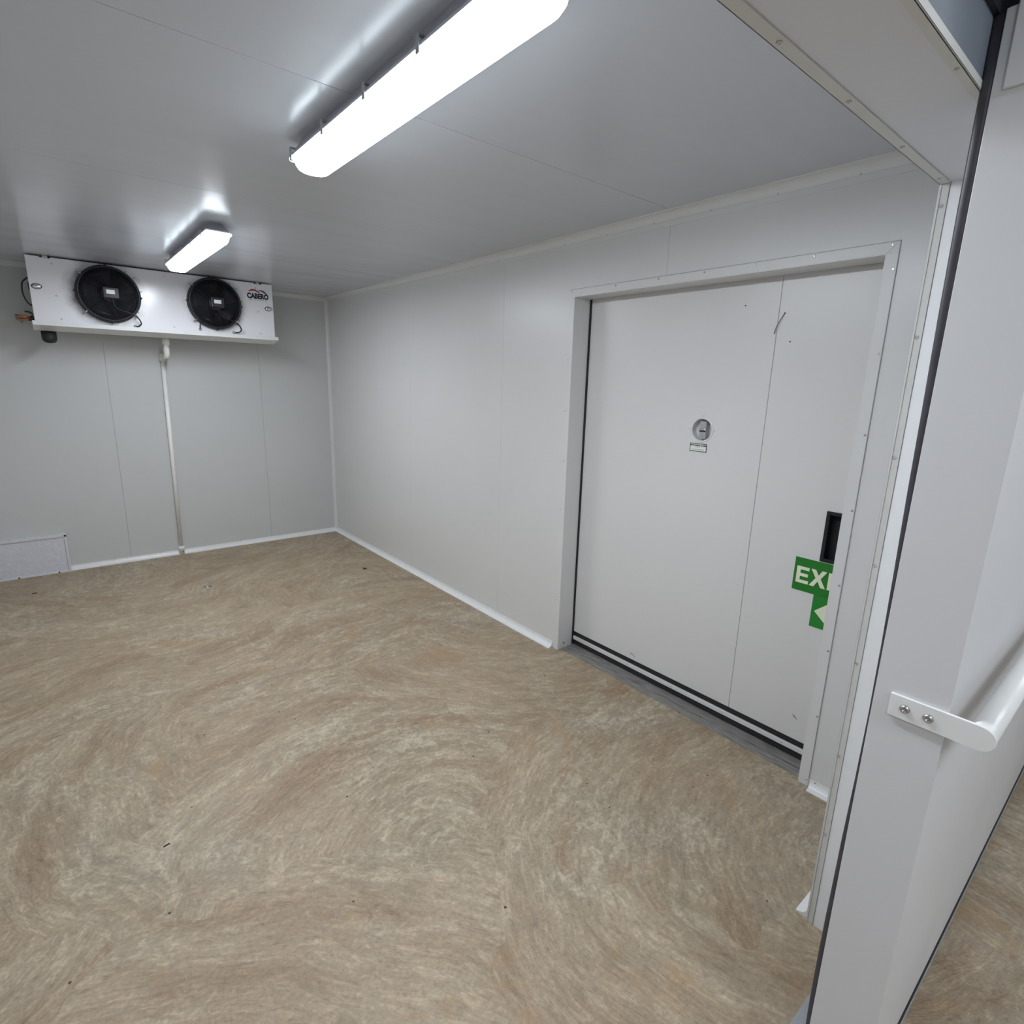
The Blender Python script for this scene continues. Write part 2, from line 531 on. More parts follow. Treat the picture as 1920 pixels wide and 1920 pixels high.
def copy_tree(o, parent=None):
    c = o.copy(); COL.objects.link(c); c.parent = parent
    for ch in list(o.children): copy_tree(ch, c)
    return c

# ================================================================== STRUCTURE
SK = 0.004   # steel facing thickness
G = 0.0012   # half joint
G2 = 0.0005

# ---- floor
fl = box('floor', (-2.6, -3.0, -0.12), (4.6, YB + 0.12, 0.0), 'trowelled_concrete', kind='structure')
th = box('doorway_strip', (JL, 0.262, 0.0), (4.2, 0.372, 0.003), 'zinc_plate', fl)

# ---- ceiling with facing panels
ce = box('ceiling', (XL - 0.1, YI - 0.02, H + SK), (XR + WT, YB + 0.12, H + 0.1), 'ceiling_steel', kind='structure')
cy = [YI, 1.668, 2.895, 4.12, 5.34, YB]
for a, c in zip(cy, cy[1:]):
    box('panel', (XL, a + G, H), (XR, c - G, H + SK), 'ceiling_steel', ce, bevel=0.0009)
cc = box('ceiling_corridor', (-2.6, -3.0, HC), (4.6, YO, HC + 0.1), 'corridor_paint', kind='structure')

# ---- back wall
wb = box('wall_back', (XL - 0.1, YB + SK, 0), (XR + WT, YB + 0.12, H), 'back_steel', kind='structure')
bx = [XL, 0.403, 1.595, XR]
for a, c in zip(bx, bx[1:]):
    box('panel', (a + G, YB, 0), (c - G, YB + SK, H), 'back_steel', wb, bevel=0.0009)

# ---- left wall
wl = box('wall_left', (XL - 0.1, YI - 0.15, 0), (XL - SK, YB, H), 'wall_steel', kind='structure')
ly = [YI, 1.68, 2.885, 4.09, 5.295, YB]
for a, c in zip(ly, ly[1:]):
    box('panel', (XL - SK, a + G, 0), (XL, c - G, H), 'wall_steel', wl, bevel=0.0009)

# ---- right wall with the exit door opening (core behind the facings)
wr = boxes('wall_right', [((XR + SK, YO + 0.0, 0), (XR + WT, DY1, H)), ((XR + SK, DY1, DZ), (XR + WT, DY0, H)),
                          ((XR + SK, DY0, 0), (XR + WT, YB, H))], 'wall_steel', kind='structure')
for a, c in ((2.885, 4.09), (4.09, 5.295), (5.295, YB)):
    box('panel', (XR, a + G2, 0), (XR + SK, c - G2, H), 'wall_steel', wr, bevel=0.0005)
prism('panel', [(1.68 + G2, DZ), (DY0, DZ), (DY0, 0), (2.885 - G2, 0), (2.885 - G2, H), (1.68 + G2, H)], 0, XR, XR + SK, 'wall_steel', wr, bevel=0.0005)
prism('panel', [(YI, 0), (DY1, 0), (DY1, DZ), (1.68 - G2, DZ), (1.68 - G2, H), (YI, H)], 0, XR, XR + SK, 'wall_steel', wr, bevel=0.0005)

# ---- front wall (doorway we look through)
wf = boxes('wall_front', [((-2.6, YO, 0), (JL, YI, HC)), ((JX, YO, 0), (XR + WT, YI, HC)), ((JL, YO, JT), (JX, YI, HC)),
                          ((XR + WT, YO, 0), (4.6, YI, HC))], 'jamb_steel', kind='structure')
box('panel', (JL, YO - 0.0015, JT + 0.0125), (4.6, YO, HC), 'outer_blue', wf)
# corridor shell behind the camera
box('wall_corridor_back', (-2.6, -3.1, 0), (4.6, -3.0, HC), 'corridor_paint', kind='structure')
box('wall_corridor_left', (-2.7, -3.0, 0), (-2.6, YO, HC), 'corridor_paint', kind='structure')
box('wall_corridor_right', (4.6, -3.0, 0), (4.7, YO, HC), 'corridor_paint', kind='structure')

# ---- coves (concave quarter profile)
def cove_pts(r, s1, s2, o1, o2, t=0.004):
    """profile in a corner at (o1,o2); s1,s2 = direction into the room"""
    pts = [(o1, o2 + s2 * (r + t)), (o1 + s1 * t, o2 + s2 * (r + t))]
    for k in range(1, 8):
        a = math.pi / 2 * k / 8
        pts.append((o1 + s1 * (t + r * (1 - math.cos(a))), o2 + s2 * (t + r * (1 - math.sin(a)))))
    pts += [(o1 + s1 * (r + t), o2 + s2 * t), (o1 + s1 * (r + t), o2), (o1, o2)]
    return pts
CR = 0.034
t1 = prism('baseboard_right', cove_pts(CR, -1, 1, XR, 0), 1, DY0 + 0.045, YB - 0.002, 'cove_white', kind='structure')
t1b = prism('baseboard_right', cove_pts(CR, -1, 1, XR, 0), 1, YI, DY1 - 0.045, 'cove_white', kind='structure')
t2 = prism('baseboard_back', cove_pts(CR, -1, 1, YB, 0), 0, XL, XR - 0.002, 'cove_white', kind='structure')
t2b = prism('baseboard_front', cove_pts(CR, 1, 1, YI, 0), 0, JX + 0.006, XR - 0.002, 'cove_white', kind='structure')
prism('baseboard_left', cove_pts(CR, 1, 1, XL, 0), 1, YI, YB - 0.002, 'cove_white', kind='structure')
prism('trim_13', cove_pts(CR, 1, -1, XL, H), 1, YI, YB - 0.002, 'trim_white', kind='structure')
t3 = prism('trim_1', cove_pts(CR, -1, -1, XR, H), 1, YI, YB - 0.002, 'trim_white', kind='structure')
t4 = prism('trim_2', cove_pts(CR, -1, -1, YB, H), 0, XL, XR - 0.002, 'trim_white', kind='structure')
t5 = prism('trim_3', cove_pts(0.026, -1, -1, XR, YB), 2, 0.0, H, 'trim_white', kind='structure')
for y in (0.62, 0.90, 1.19, 1.48, 1.77, 2.06, 2.36, 2.65, 2.94, 3.23, 3.52):
    screw(t3, (XR - 0.004, y, H - 0.035), '-x', r=0.0036)
for y in (2.34, 2.55, 2.9, 3.3, 3.7, 4.1): screw(t1, (XR - 0.004, y, 0.035), '-x', r=0.0034)
screw(t1b, (XR - 0.004, 0.715, 0.035), '-x')
for x in (0.28, 0.37, 0.62, 0.98, 1.3): screw(t2, (x, YB - 0.004, 0.035), '-y', r=0.004)
for z in (0.35, 0.7, 1.05, 1.4, 1.75, 2.1): screw(t5, (XR - 0.006, YB - 0.022, z), '-x', r=0.003)
t3b = box('trim_4', (XR - 0.0012, YI, H - 0.062), (XR, 2.9, H - 0.036), 'wall_steel', kind='structure')

# ---- casing of the exit door: flange on the wall + reveal lining (head, two jambs)
FL = 0.036
def casing(name, flange, lining):
    return boxes(name, [flange, lining], 'trim_white', kind='structure', bevel=0.0012)
k1 = casing('trim_5', ((XR - 0.003, DY0 - 0.001, 0), (XR, DY0 + FL, DZ + 0.0)), ((XR - 0.003, DY0 - 0.004, 0), (XR + WT, DY0, DZ)))
k2 = casing('trim_6', ((XR - 0.003, DY1 - FL, 0), (XR, DY1 + 0.001, DZ + 0.0)), ((XR - 0.003, DY1, 0), (XR + WT, DY1 + 0.004, DZ)))
bm = bmesh.new()
add_prism(bm, [(DY1 - FL, DZ), (DY1 - FL, DZ + FL), (DY0 + FL, DZ + FL), (DY0 + FL, DZ)], 0, XR - 0.003, XR)
add_box(bm, (XR - 0.003, DY1, DZ - 0.004), (XR + WT, DY0, DZ), 0.001)
k3 = link('trim_7', finish(bm, 'trim_7'), 'trim_white', None, 'structure')
# raised outer bead that reads as the thin dark outline of the flange
bead = boxes('bead', [((XR - 0.0045, DY1 - FL - 0.002, DZ + FL - 0.001), (XR, DY0 + FL + 0.002, DZ + FL + 0.0015))], 'clip_grey', k3)
bead2 = boxes('bead', [((XR - 0.0040, DY1 - FL - 0.0015, 0.04), (XR, DY1 - FL + 0.0005, DZ + FL))], 'clip_grey', k2)
for z in (0.03, 0.328, 0.621, 0.897, 1.194, 1.477, 1.761, 2.04): screw(k2, (XR - 0.003, 0.751, z), '-x')
for z in (0.33, 0.62, 0.9, 1.19, 1.48, 1.76): screw(k1, (XR - 0.003, DY0 + 0.026, z), '-x', r=0.0036)
for y in (0.765, 1.02, 1.25, 1.48, 1.72, 1.98, 2.285): screw(k3, (XR - 0.003, y, DZ + 0.026), '-x', r=0.0045)
screw(k1, (XR + 0.05, DY0 - 0.0042, 0.035), '-y', r=0.005, mat='dirt_black')
prism('miter', [(DY1 - FL, DZ + FL), (DY1 - FL + 0.0016, DZ + FL), (DY1 + 0.001, DZ + 0.0005), (DY1, DZ - 0.0005)], 0, XR - 0.0034, XR - 0.002, 'clip_grey', k3)

# ---- doorway trims: inner angle on head soffit and on the jamb, outer angle on soffit, white jamb lining
s1 = boxes('trim_8', [((JL, YI - 0.018, JT - 0.003), (JX, YI + 0.003, JT)), ((JL, YI, JT - 0.003), (JX, YI + 0.003, JT + 0.03))], 'trim_cream', kind='structure', bevel=0.001)
for x in (0.26, 0.55, 0.845, 1.089, 1.354, 1.602): screw(s1, (x, YI - 0.009, JT - 0.003), '-z', r=0.0045)
s2 = boxes('trim_9', [((JL, YO - 0.003, JT - 0.003), (JX, YO + 0.012, JT)), ((JL, YO - 0.003, JT - 0.003), (JX, YO, JT + 0.012))], 'trim_cream', kind='structure', bevel=0.001)
for x in (0.5, 0.8, 1.099, 1.4): screw(s2, (x, YO + 0.005, JT - 0.003), '-z', r=0.0032)
s3 = boxes('trim_10', [((JX - 0.004, YI - 0.018, 0), (JX, YI + 0.003, JT - 0.003)), ((JX - 0.004, YI, 0), (JX + 0.03, YI + 0.003, JT - 0.003)),
                       ((JX - 0.0055, YI - 0.003, 0), (JX - 0.004, YI + 0.002, JT - 0.003))], 'trim_cream', kind='structure', bevel=0.0008)
for z in (2.051, 1.762, 1.469, 1.18, 0.895, 0.599, 0.33): screw(s3, (JX - 0.004, YI - 0.008, z), '-x', r=0.0042, mat='chrome')
s4 = box('trim_11', (JX - 0.0018, YO, 0), (JX, YI - 0.019, JT), 'jamb_white', kind='structure')

# ================================================================== EXIT DOOR (sliding, seen from inside)
d1 = empty('door_1', (DX, 1.4, 0)); d1['kind'] = 'structure'
dpa = box('panel', (DX, 1.192 + 0.0013, 0.096), (DX + 0.09, DY0 - 0.0085 - 0.004 + 0.25, 2.25), 'door_steel', d1, bevel=0.0012)
dpb = box('panel', (DX, 0.30, 0.096), (DX + 0.09, 1.192 - 0.0013, 2.25), 'door_steel', d1, bevel=0.0012)
box('joint_strip', (DX + 0.002, 1.188, 0.096), (DX + 0.05, 1.196, 2.25), 'clip_grey', d1)
box('bottom_seal', (DX + 0.004, 0.30, 0.066), (DX + 0.06, DY0 + 0.2, 0.0955), 'black_rubber', d1)
rl = box('bottom_rail', (DX - 0.004, 0.30, 0.042), (DX + 0.06, DY0 + 0.2, 0.0655), 'trim_white', d1, bevel=0.002)
box('sweep_seal', (DX + 0.004, 0.30, 0.010), (DX + 0.05, DY0 + 0.2, 0.0415), 'black_rubber', d1)
for y in (0.92, 1.22, 1.52, 1.82, 2.12): screw(rl, (DX - 0.004, y, 0.054), '-x', r=0.0032)
box('edge_seal', (XR + WT + 0.0005, DY0 - 0.0115, 0.012), (DX + 0.03, DY0 - 0.0041, DZ), 'black_rubber', d1)
# round flush pull (recessed cup) with lever latch
PCY, PCZ = 1.495, 1.432
bm = bmesh.new(); add_lathe(bm, [(0.0535, -0.02), (0.0535, 0.034)], (DX, PCY, PCZ), 'x', 40); carve(dpa, bm)
bm = bmesh.new(); add_box(bm, (DX - 0.02, 0.772, 0.944), (DX + 0.036, 0.877, 1.145)); carve(dpb, bm)
bm = bmesh.new()
add_lathe(bm, [(0.0, 0.0335), (0.0532, 0.0335), (0.0532, 0.0), (0.0600, 0.0), (0.0605, -0.0018), (0.0580, -0.0030), (0.0530, -0.0028), (0.0512, -0.0010), (0.0505, 0.0300), (0.0, 0.0300)], (DX, PCY, PCZ), 'x', 40)
bmesh.ops.remove_doubles(bm, verts=bm.verts, dist=1e-6)
cup = link('flush_pull', finish(bm, 'flush_pull'), 'trim_white', d1)
cup['label'] = 'round white flush cup pull with grey latch'
box('latch_plate', (DX - 0.001, 1.473, 1.390), (DX + 0.0298, 1.509, 1.472), 'zinc_plate', cup, bevel=0.002)
box('latch_lever', (DX - 0.009, 1.475, 1.4300), (DX - 0.001, 1.507, 1.4380), 'chrome', cup, bevel=0.0025)
box('lever_slot', (DX - 0.0016, 1.475, 1.4225), (DX - 0.0008, 1.507, 1.4285), 'dirt_black', cup)
for z in (1.462, 1.400): screw(cup, (DX - 0.001, 1.491, z), '-x', 'chrome', 0.005)
for a in (0, 90, 180, 270):
    screw(cup, (DX, PCY + 0.066 * math.cos(math.radians(a)), PCZ + 0.066 * math.sin(math.radians(a))), '-x', 'trim_cream', 0.003)
# tall black recessed handle: rim frame + deep pocket
def ring_prism(bm, y0, y1, z0, z1, w, xa, xb):
    add_box(bm, (xa, y0, z0), (xb, y0 + w, z1), 0.003); add_box(bm, (xa, y1 - w, z0), (xb, y1, z1), 0.003)
    add_box(bm, (xa, y0 + w * .5, z0), (xb, y1 - w * .5, z0 + w), 0.003); add_box(bm, (xa, y0 + w * .5, z1 - w), (xb, y1 - w * .5, z1), 0.003)
bm = bmesh.new(); ring_prism(bm, 0.765, 0.884, 0.937, 1.152, 0.015, DX - 0.006, DX + 0.0)
hd = link('recessed_handle', finish(bm, 'recessed_handle'), 'void_dark', d1)
hd['label'] = 'tall black recessed door handle'
boxes('pocket', [((DX + 0.032, 0.7725, 0.9445), (DX + 0.0355, 0.8765, 1.1445)), ((DX, 0.7725, 0.9445), (DX + 0.032, 0.7750, 1.1445)), ((DX, 0.8740, 0.9445), (DX + 0.032, 0.8765, 1.1445)),
                 ((DX, 0.7750, 0.9445), (DX + 0.032, 0.8740, 0.9470)), ((DX, 0.7750, 1.1420), (DX + 0.032, 0.8740, 1.1445))], 'void_dark', hd)
# blemishes on the door: drill hole, thin wire through it, small marks
for y, z in ((1.167, 1.940), (1.130, 1.825), (1.345, 1.984)):
    lathe('hole', [(0, 0), (0.0032, 0.0), (0.0032, -0.0006), (0, -0.0006)], (DX, y, z), 'dirt_black', d1, 'x', 10)
tube('wire', curve_pts([(DX - 0.001, 1.167, 1.940), (DX - 0.008, 1.178, 1.915), (DX - 0.008, 1.192, 1.885), (DX - 0.003, 1.201, 1.859)], 5), 0.0016, 'wire_brown', d1, 6)
tube('wire', curve_pts([(DX - 0.001, 1.774, 0.118), (DX - 0.006, 1.778, 0.134), (DX - 0.006, 1.796, 0.139), (DX - 0.002, 1.806, 0.128)], 5), 0.0012, 'clip_grey', d1, 6)
prism('rust_mark', [(0.877, 0.196), (0.888, 0.203), (0.897, 0.213), (0.884, 0.208), (0.870, 0.192)], 0, DX - 0.0006, DX, 'rust', d1)

# threshold plates in the opening
tb = empty('trim_12', (XR, 1.5, 0)); tb['kind'] = 'structure'
box('threshold_plate', (XR + 0.025, DY1 + 0.004, 0), (XR + 0.075, DY0 - 0.004, 0.004), 'threshold_metal', tb, bevel=0.001)
box('threshold_plate', (XR + 0.0785, DY1 + 0.004, 0), (DX + 0.09, DY0 - 0.004, 0.006), 'threshold_metal', tb, bevel=0.001)
box('groove', (XR + 0.0752, DY1 + 0.004, 0), (XR + 0.0783, DY0 - 0.004, 0.0012), 'dirt_black', tb)
# dark room beyond the door is closed off by a lining wall
box('wall_beyond', (DX + 0.12, 0.2, 0), (DX + 0.16, 2.6, H), 'core_grey', kind='structure')

# ---- signs stuck on the door (top-level things)
SX = DX - 0.0012
sg = empty('exit_sign', (SX, 0.83, 0.79))
tag(sg, 'green rectangular exit sign with cream letters below the black door handle', 'sign')
box('plate', (SX, 0.670, 0.787), (DX, 0.979, 0.933), 'sign_green', sg)
def letter(name, polys, y0, z0, w, h_):
    """letters read left to right towards -Y"""
    bm = bmesh.new()
    for pl in polys:
        add_prism(bm, [(y0 - p[0] * w, z0 + p[1] * h_) for p in pl], 0, SX - 0.0006, SX + 0.0001)
    o = link(name, finish(bm, name), 'glow_cream', sg); return o
T_ = 0.19; S_ = 0.30
letter('letter_e', [[(0, 0), (S_, 0), (S_, 1), (0, 1)], [(S_, 0), (1, 0), (1, T_), (S_, T_)], [(S_, .41), (.92, .41), (.92, .41 + T_), (S_, .41 + T_)], [(S_, 1 - T_), (.97, 1 - T_), (.97, 1), (S_, 1)]], 0.9675, 0.822, 0.052, 0.073)
letter('letter_x', [[(0, 0), (.29, 0), (.5, .34), (.71, 0), (1, 0), (.66, .52), (.98, 1), (.70, 1), (.51, .69), (.31, 1), (.03, 1), (.35, .51)]], 0.9115, 0.822, 0.066, 0.074)
letter('letter_i', [[(0, 0), (1, 0), (1, 1), (0, 1)]], 0.8395, 0.822, 0.016, 0.074)
letter('letter_t', [[(.36, 0), (.64, 0), (.64, 1 - T_), (1, 1 - T_), (1, 1), (0, 1), (0, 1 - T_), (.36, 1 - T_)]], 0.816, 0.822, 0.056, 0.074)
ag = empty('arrow_sign', (SX, 0.81, 0.645))
tag(ag, 'green sign with cream arrow pointing left, hung under the exit sign', 'sign')
box('plate', (SX, 0.738, 0.645), (DX, 0.886, 0.7865), 'sign_green_arrow', ag)
bm = bmesh.new()
add_prism(bm, [(0.874, 0.717), (0.815, 0.770), (0.815, 0.733), (0.750, 0.733), (0.750, 0.701), (0.815, 0.701), (0.815, 0.664)], 0, SX - 0.0006, SX + 0.0001)
link('arrow', finish(bm, 'arrow'), 'glow_cream', ag)

# small instruction label
lb = empty('instruction_label', (SX, 1.505, 1.325))
tag(lb, 'small cream instruction label with black border under the round door pull', 'label')
box('plate', (SX + 0.0004, 1.459, 1.3255), (DX, 1.551, 1.3655), 'print_black', lb)
box('face', (SX, 1.4625, 1.3290), (SX + 0.0006, 1.5475, 1.3620), 'label_cream', lb)
text_mesh('heading', 'ENTRAPMENT ALARM', 0.0086, 'print_black', lb, (SX - 0.0003, 1.505, 1.3530), (0, -1, 0), (0, 0, 1), 0.0004, 'CENTER')
for z, segs in ((1.3480, ((1.520, 1.506), (1.503, 1.493))), (1.3355, ((1.540, 1.527), (1.525, 1.512), (1.510, 1.497), (1.495, 1.474)))):
    for a, c in segs: box('fine_print', (SX - 0.0004, c, z - 0.0009), (SX, a, z + 0.0009), 'print_black', lb)

# ================================================================== SLIDING DOOR LEAF of the doorway (slid open)
KL = 0.965
LX, LY0, LY1 = 1.2425 * KL, 0.3115 * KL, 0.1907 * KL
def kz(z): return 1.63 + (z - 1.63) * KL
LXE = 3.6
d2 = empty('door_2', (LX, 0.25, 0)); d2['kind'] = 'structure'
bm = bmesh.new()
add_box(bm, (LX, LY1, 0.074), (LXE, LY0, kz(2.225)), 0.004, 3)
link('leaf', finish(bm, 'leaf'), 'leaf_steel', d2)
# folded edge cap standing slightly proud of the front face
bm = bmesh.new()
add_box(bm, (LX - 0.0025, LY1 - 0.003, 0.074), (LX + 0.001, LY0, kz(2.222)), 0.0012)
link('edge_cap', finish(bm, 'edge_cap'), 'leaf_steel', d2)
# bulb gasket on the back of the leading edge, squeezed unevenly
prof = [(0.03, 0.008), (0.13, 0.009), (0.25, 0.0115), (0.40, 0.012), (0.55, 0.0105), (0.70, 0.009), (0.85, 0.006), (1.0, 0.0045), (1.15, 0.0055), (1.3, 0.008), (1.45, 0.011),
        (1.6, 0.013), (1.75, 0.0155), (1.9, 0.017), (2.0, 0.0175), (2.10, 0.0175), (2.198, 0.0175)]
bm = bmesh.new(); rings = []
for z, dep in prof:
    ring = []
    sec = [(LX + 0.0005, LY0 - 0.002), (LX + 0.0005, LY0 + dep * 0.75), (LX + 0.004, LY0 + dep * 0.95), (LX + 0.010, LY0 + dep), (LX + 0.018, LY0 + dep * 0.9), (LX + 0.026, LY0 + dep * 0.4), (LX + 0.028, LY0 - 0.002)]
    rings.append([bm.verts.new((x, y, z + 0.0)) for x, y in sec])
for A, B in zip(rings, rings[1:]):
    n = len(A)
    for k in range(n): bm.faces.new((A[k], A[(k + 1) % n], B[(k + 1) % n], B[k]))
bm.faces.new(rings[0][::-1]); bm.faces.new(rings[-1])
gk = link('gasket', finish(bm, 'gasket'), 'gasket_rubber', d2, None, True)
gk['label'] = 'black rubber edge gasket'
box('bottom_seal', (LX + 0.001, LY1 - 0.0025, 0.0585), (LXE, LY0 - 0.006, 0.0738), 'black_rubber', d2)
box('bottom_lip', (LX - 0.0, LY1 - 0.004, 0.042), (LXE, LY0 - 0.006, 0.0582), 'zinc_plate', d2, bevel=0.001)
# end plate at the top of the leading edge (raised pressed-steel plate)
ep = box('end_plate', (LX - 0.0075, 0.168 * KL, kz(2.104)), (LX - 0.0022, 0.2965 * KL, 2.26), 'leaf_steel', d2, bevel=0.002)
# pull handle: flat plate on the leading edge carrying a round bar across the face
HZ = kz(1.022); HY = 0.137 * KL; HR = 0.0228
pts = [(0.2815 * KL, HZ + HR), (0.2815 * KL, HZ - HR)]
for k in range(0, 17):
    a = -math.pi / 2 - math.pi * k / 16
    pts.append((HY + HR * math.cos(a), HZ + HR * math.sin(a)))
ph = prism('handle_plate', pts, 0, LX - 0.0095, LX - 0.0025, 'handle_white', d2, bevel=0.0008)
ph['label'] = 'white handle plate with two hex screws'
for y, z in ((0.254 * KL, HZ), (0.2155 * KL, HZ + 0.0)):
    bm = bmesh.new()
    add_lathe(bm, [(0, -0.0005), (0.0082, -0.0005), (0.0082, 0.0018), (0.0062, 0.0044), (0.0036, 0.0048), (0.0034, 0.0016), (0, 0.0016)][::-1], (0, 0, 0), 'x', 20)
    for v in bm.verts: v.co.x = -v.co.x
    bmesh.ops.remove_doubles(bm, verts=bm.verts, dist=1e-6)
    me = finish(bm, 'bolt'); me.transform(Matrix.Translation((LX - 0.0095, y, z)))
    link('bolt', me, 'steel', ph, None, True)
tube('handle_bar', [(LX - 0.003, HY, HZ), (LX + 1.02, HY, HZ)], HR * 0.96, 'handle_white', d2, 24)
box('handle_standoff', (LX + 0.985, HY - 0.004, HZ - 0.02), (LX + 1.005, LY1 + 0.001, HZ + 0.02), 'handle_white', d2, bevel=0.004)

# sliding rail over the doorway
rail = empty('door_rail', (1.5, 0.25, 2.24))
tag(rail, 'dark overhead sliding rail above the open white door leaf', 'rail')
boxes('track', [((JL - 0.1, 0.19, 2.30), (4.2, 0.315, 2.306)), ((JL - 0.1, 0.309, 2.199), (4.2, 0.3183, 2.306)), ((JL - 0.1, 0.19, 2.262), (4.2, 0.196, 2.306))], 'motor_black', rail, bevel=0.001)
boxes('hanger', [((LX + 0.03, 0.232, 2.206), (LX + 0.13, 0.238, 2.298)), ((LX + 0.02, 0.214, 2.2045), (LX + 0.14, 0.262, 2.2095))], 'steel', rail, bevel=0.001)

# ================================================================== CEILING LIGHTS
def make_light(y0):
    ln = 1.26; cx = 0.797; hw = 0.0635
    rim = 2.349
    L0 = empty('ceiling_light', (cx, y0 + ln / 2, H))
    # housing tray, tapering to the ceiling
    bm = bmesh.new()
    lev = [(0.036, 0.050, H - 0.0005), (0.037, 0.049, H - 0.006), (0.056, 0.014, rim + 0.012), (hw - 0.001, 0.003, rim + 0.008), (hw - 0.001, 0.003, rim + 0.0005)]
    rr = []
    for w, ins, z in lev:
        c = 0.014
        pl = [(-w + c, y0 + ins), (w - c, y0 + ins), (w, y0 + ins + c), (w, y0 + ln - ins - c), (w - c, y0 + ln - ins), (-w + c, y0 + ln - ins), (-w, y0 + ln - ins - c), (-w, y0 + ins + c)]
        rr.append([bm.verts.new((cx + a, b_, z)) for a, b_ in pl])
    for A, B in zip(rr, rr[1:]):
        for k in range(8): bm.faces.new((A[k], A[(k + 1) % 8], B[(k + 1) % 8], B[k]))
    bm.faces.new(rr[0]); bm.faces.new(rr[-1][::-1])
    link('housing', finish(bm, 'housing'), 'lamp_housing', L0)
    # diffuser bowl: rim then softly rounded trough
    bm = bmesh.new(); rr = []
    lev = [(hw - 0.014, 0.022, rim - 0.0385), (hw - 0.019, 0.030, rim - 0.0430)]
    for w, ins, z in lev:
        pl = []
        c = w * 0.86
        for (sx, sy, a0) in ((1, 0, -90), (1, 1, 0), (-1, 1, 90), (-1, 0, 180)):
            px = sx * (w - c); py = (y0 + ins + c) if sy == 0 else (y0 + ln - ins - c)
            for k in range(7):
                a = math.radians(a0 + 15 * k)
                pl.append((px + c * math.cos(a), py + c * math.sin(a)))
        rr.append([bm.verts.new((cx + a, b_, z)) for a, b_ in pl])
    n = len(rr[0])
    for A, B in zip(rr, rr[1:]):
        for k in range(n): bm.faces.new((A[k], A[(k + 1) % n], B[(k + 1) % n], B[k]))
    bm.faces.new(rr[0]); bm.faces.new(rr[-1][::-1])
    link('diffuser', finish(bm, 'diffuser'), 'lamp_diffuser', L0, None, False)
    bm = bmesh.new(); rr = []
    for w, ins, z in ((hw - 0.016, 0.026, rim - 0.0385), (hw - 0.009, 0.012, rim), (hw, 0.0, rim), (hw, 0.0, rim - 0.007), (hw - 0.004, 0.004, rim - 0.0085), (hw - 0.0065, 0.010, rim - 0.0265), (hw - 0.0135, 0.0215, rim - 0.0385)):
        pl = []; c = 0.018 if z > rim - 0.0076 else w * 0.86
        for (sx, sy, a0) in ((1, 0, -90), (1, 1, 0), (-1, 1, 90), (-1, 0, 180)):
            px = sx * (w - c); py = (y0 + ins + c) if sy == 0 else (y0 + ln - ins - c)
            for k in range(7):
                a = math.radians(a0 + 15 * k)
                pl.append((px + c * math.cos(a), py + c * math.sin(a)))
        rr.append([bm.verts.new((cx + a, b_, z)) for a, b_ in pl])
    for A, B in zip(rr, rr[1:] + rr[:1]):
        for k in range(len(A)): bm.faces.new((A[k], A[(k + 1) % len(A)], B[(k + 1) % len(A)], B[k]))
    link('diffuser_rim', finish(bm, 'diffuser_rim'), 'diffuser_rim', L0)
    # spring clips along both long sides
    for s in (-1, 1):
        for off in (0.034, 0.308, 0.594, 0.872, 1.150):
            yy = y0 + ln - off
            bm = bmesh.new()
            x0 = cx + s * (hw + 0.0006)
            xs = sorted((x0, x0 + s * 0.003)); add_box(bm, (xs[0], yy - 0.007, rim - 0.012), (xs[1], yy + 0.007, rim + 0.026), 0.0008)
            xs = sorted((cx + s * (hw - 0.004), x0 + s * 0.003)); add_box(bm, (xs[0], yy - 0.007, rim - 0.0135), (xs[1], yy + 0.007, rim - 0.0105), 0.0008)
            xs = sorted((cx + s * 0.050, x0 + s * 0.003)); add_box(bm, (xs[0], yy - 0.005, rim + 0.022), (xs[1], yy + 0.005, rim + 0.026), 0.0008)
            link('clip', finish(bm, 'clip'), 'clip_grey', L0)
    return L0
l1 = make_light(0.865)
tag(l1, 'long white fluorescent batten light on the ceiling, large and nearest the doorway', 'light', 'ceiling batten lights')
l2 = copy_tree(l1)
l2.location.y += 3.397 - 0.865
tag(l2, 'white batten ceiling light in front of the twin-fan cooler unit', 'light', 'ceiling batten lights')
for lx_, lab in ((-1.0, 'added white batten light, unseen, on the corridor ceiling left of the doorway'), (0.8, 'added white batten light, unseen, on the corridor ceiling outside the middle of the doorway'), (2.6, 'added white batten light, unseen, on the corridor ceiling in front of the open leaf')):
    l3 = copy_tree(l1)  # unseen corridor battens, added to brighten the open door leaf
    l3.location = (lx_, -1.5, HC)
    tag(l3, lab, 'light', 'ceiling batten lights')

# ================================================================== COOLER UNIT
CX0, CX1, CY, CZ0, CZ1 = 0.0, 1.620, 5.280, 1.955, 2.392
cu = empty('cooler_unit', (0.81, CY, CZ0))
tag(cu, 'white twin-fan evaporator cooler hung under the ceiling at the back wall', 'cooler')
bm = bmesh.new(); add_box(bm, (CX0, CY, CZ0), (CX1, CY + 0.36, CZ1), 0.003)
body = link('casing', finish(bm, 'casing'), 'cooler_white', cu)
# move the casing origin back to world zero so its texture space is world space
body.data.transform(Matrix.Translation(wloc(cu))); body.location = -Vector(cu.location)
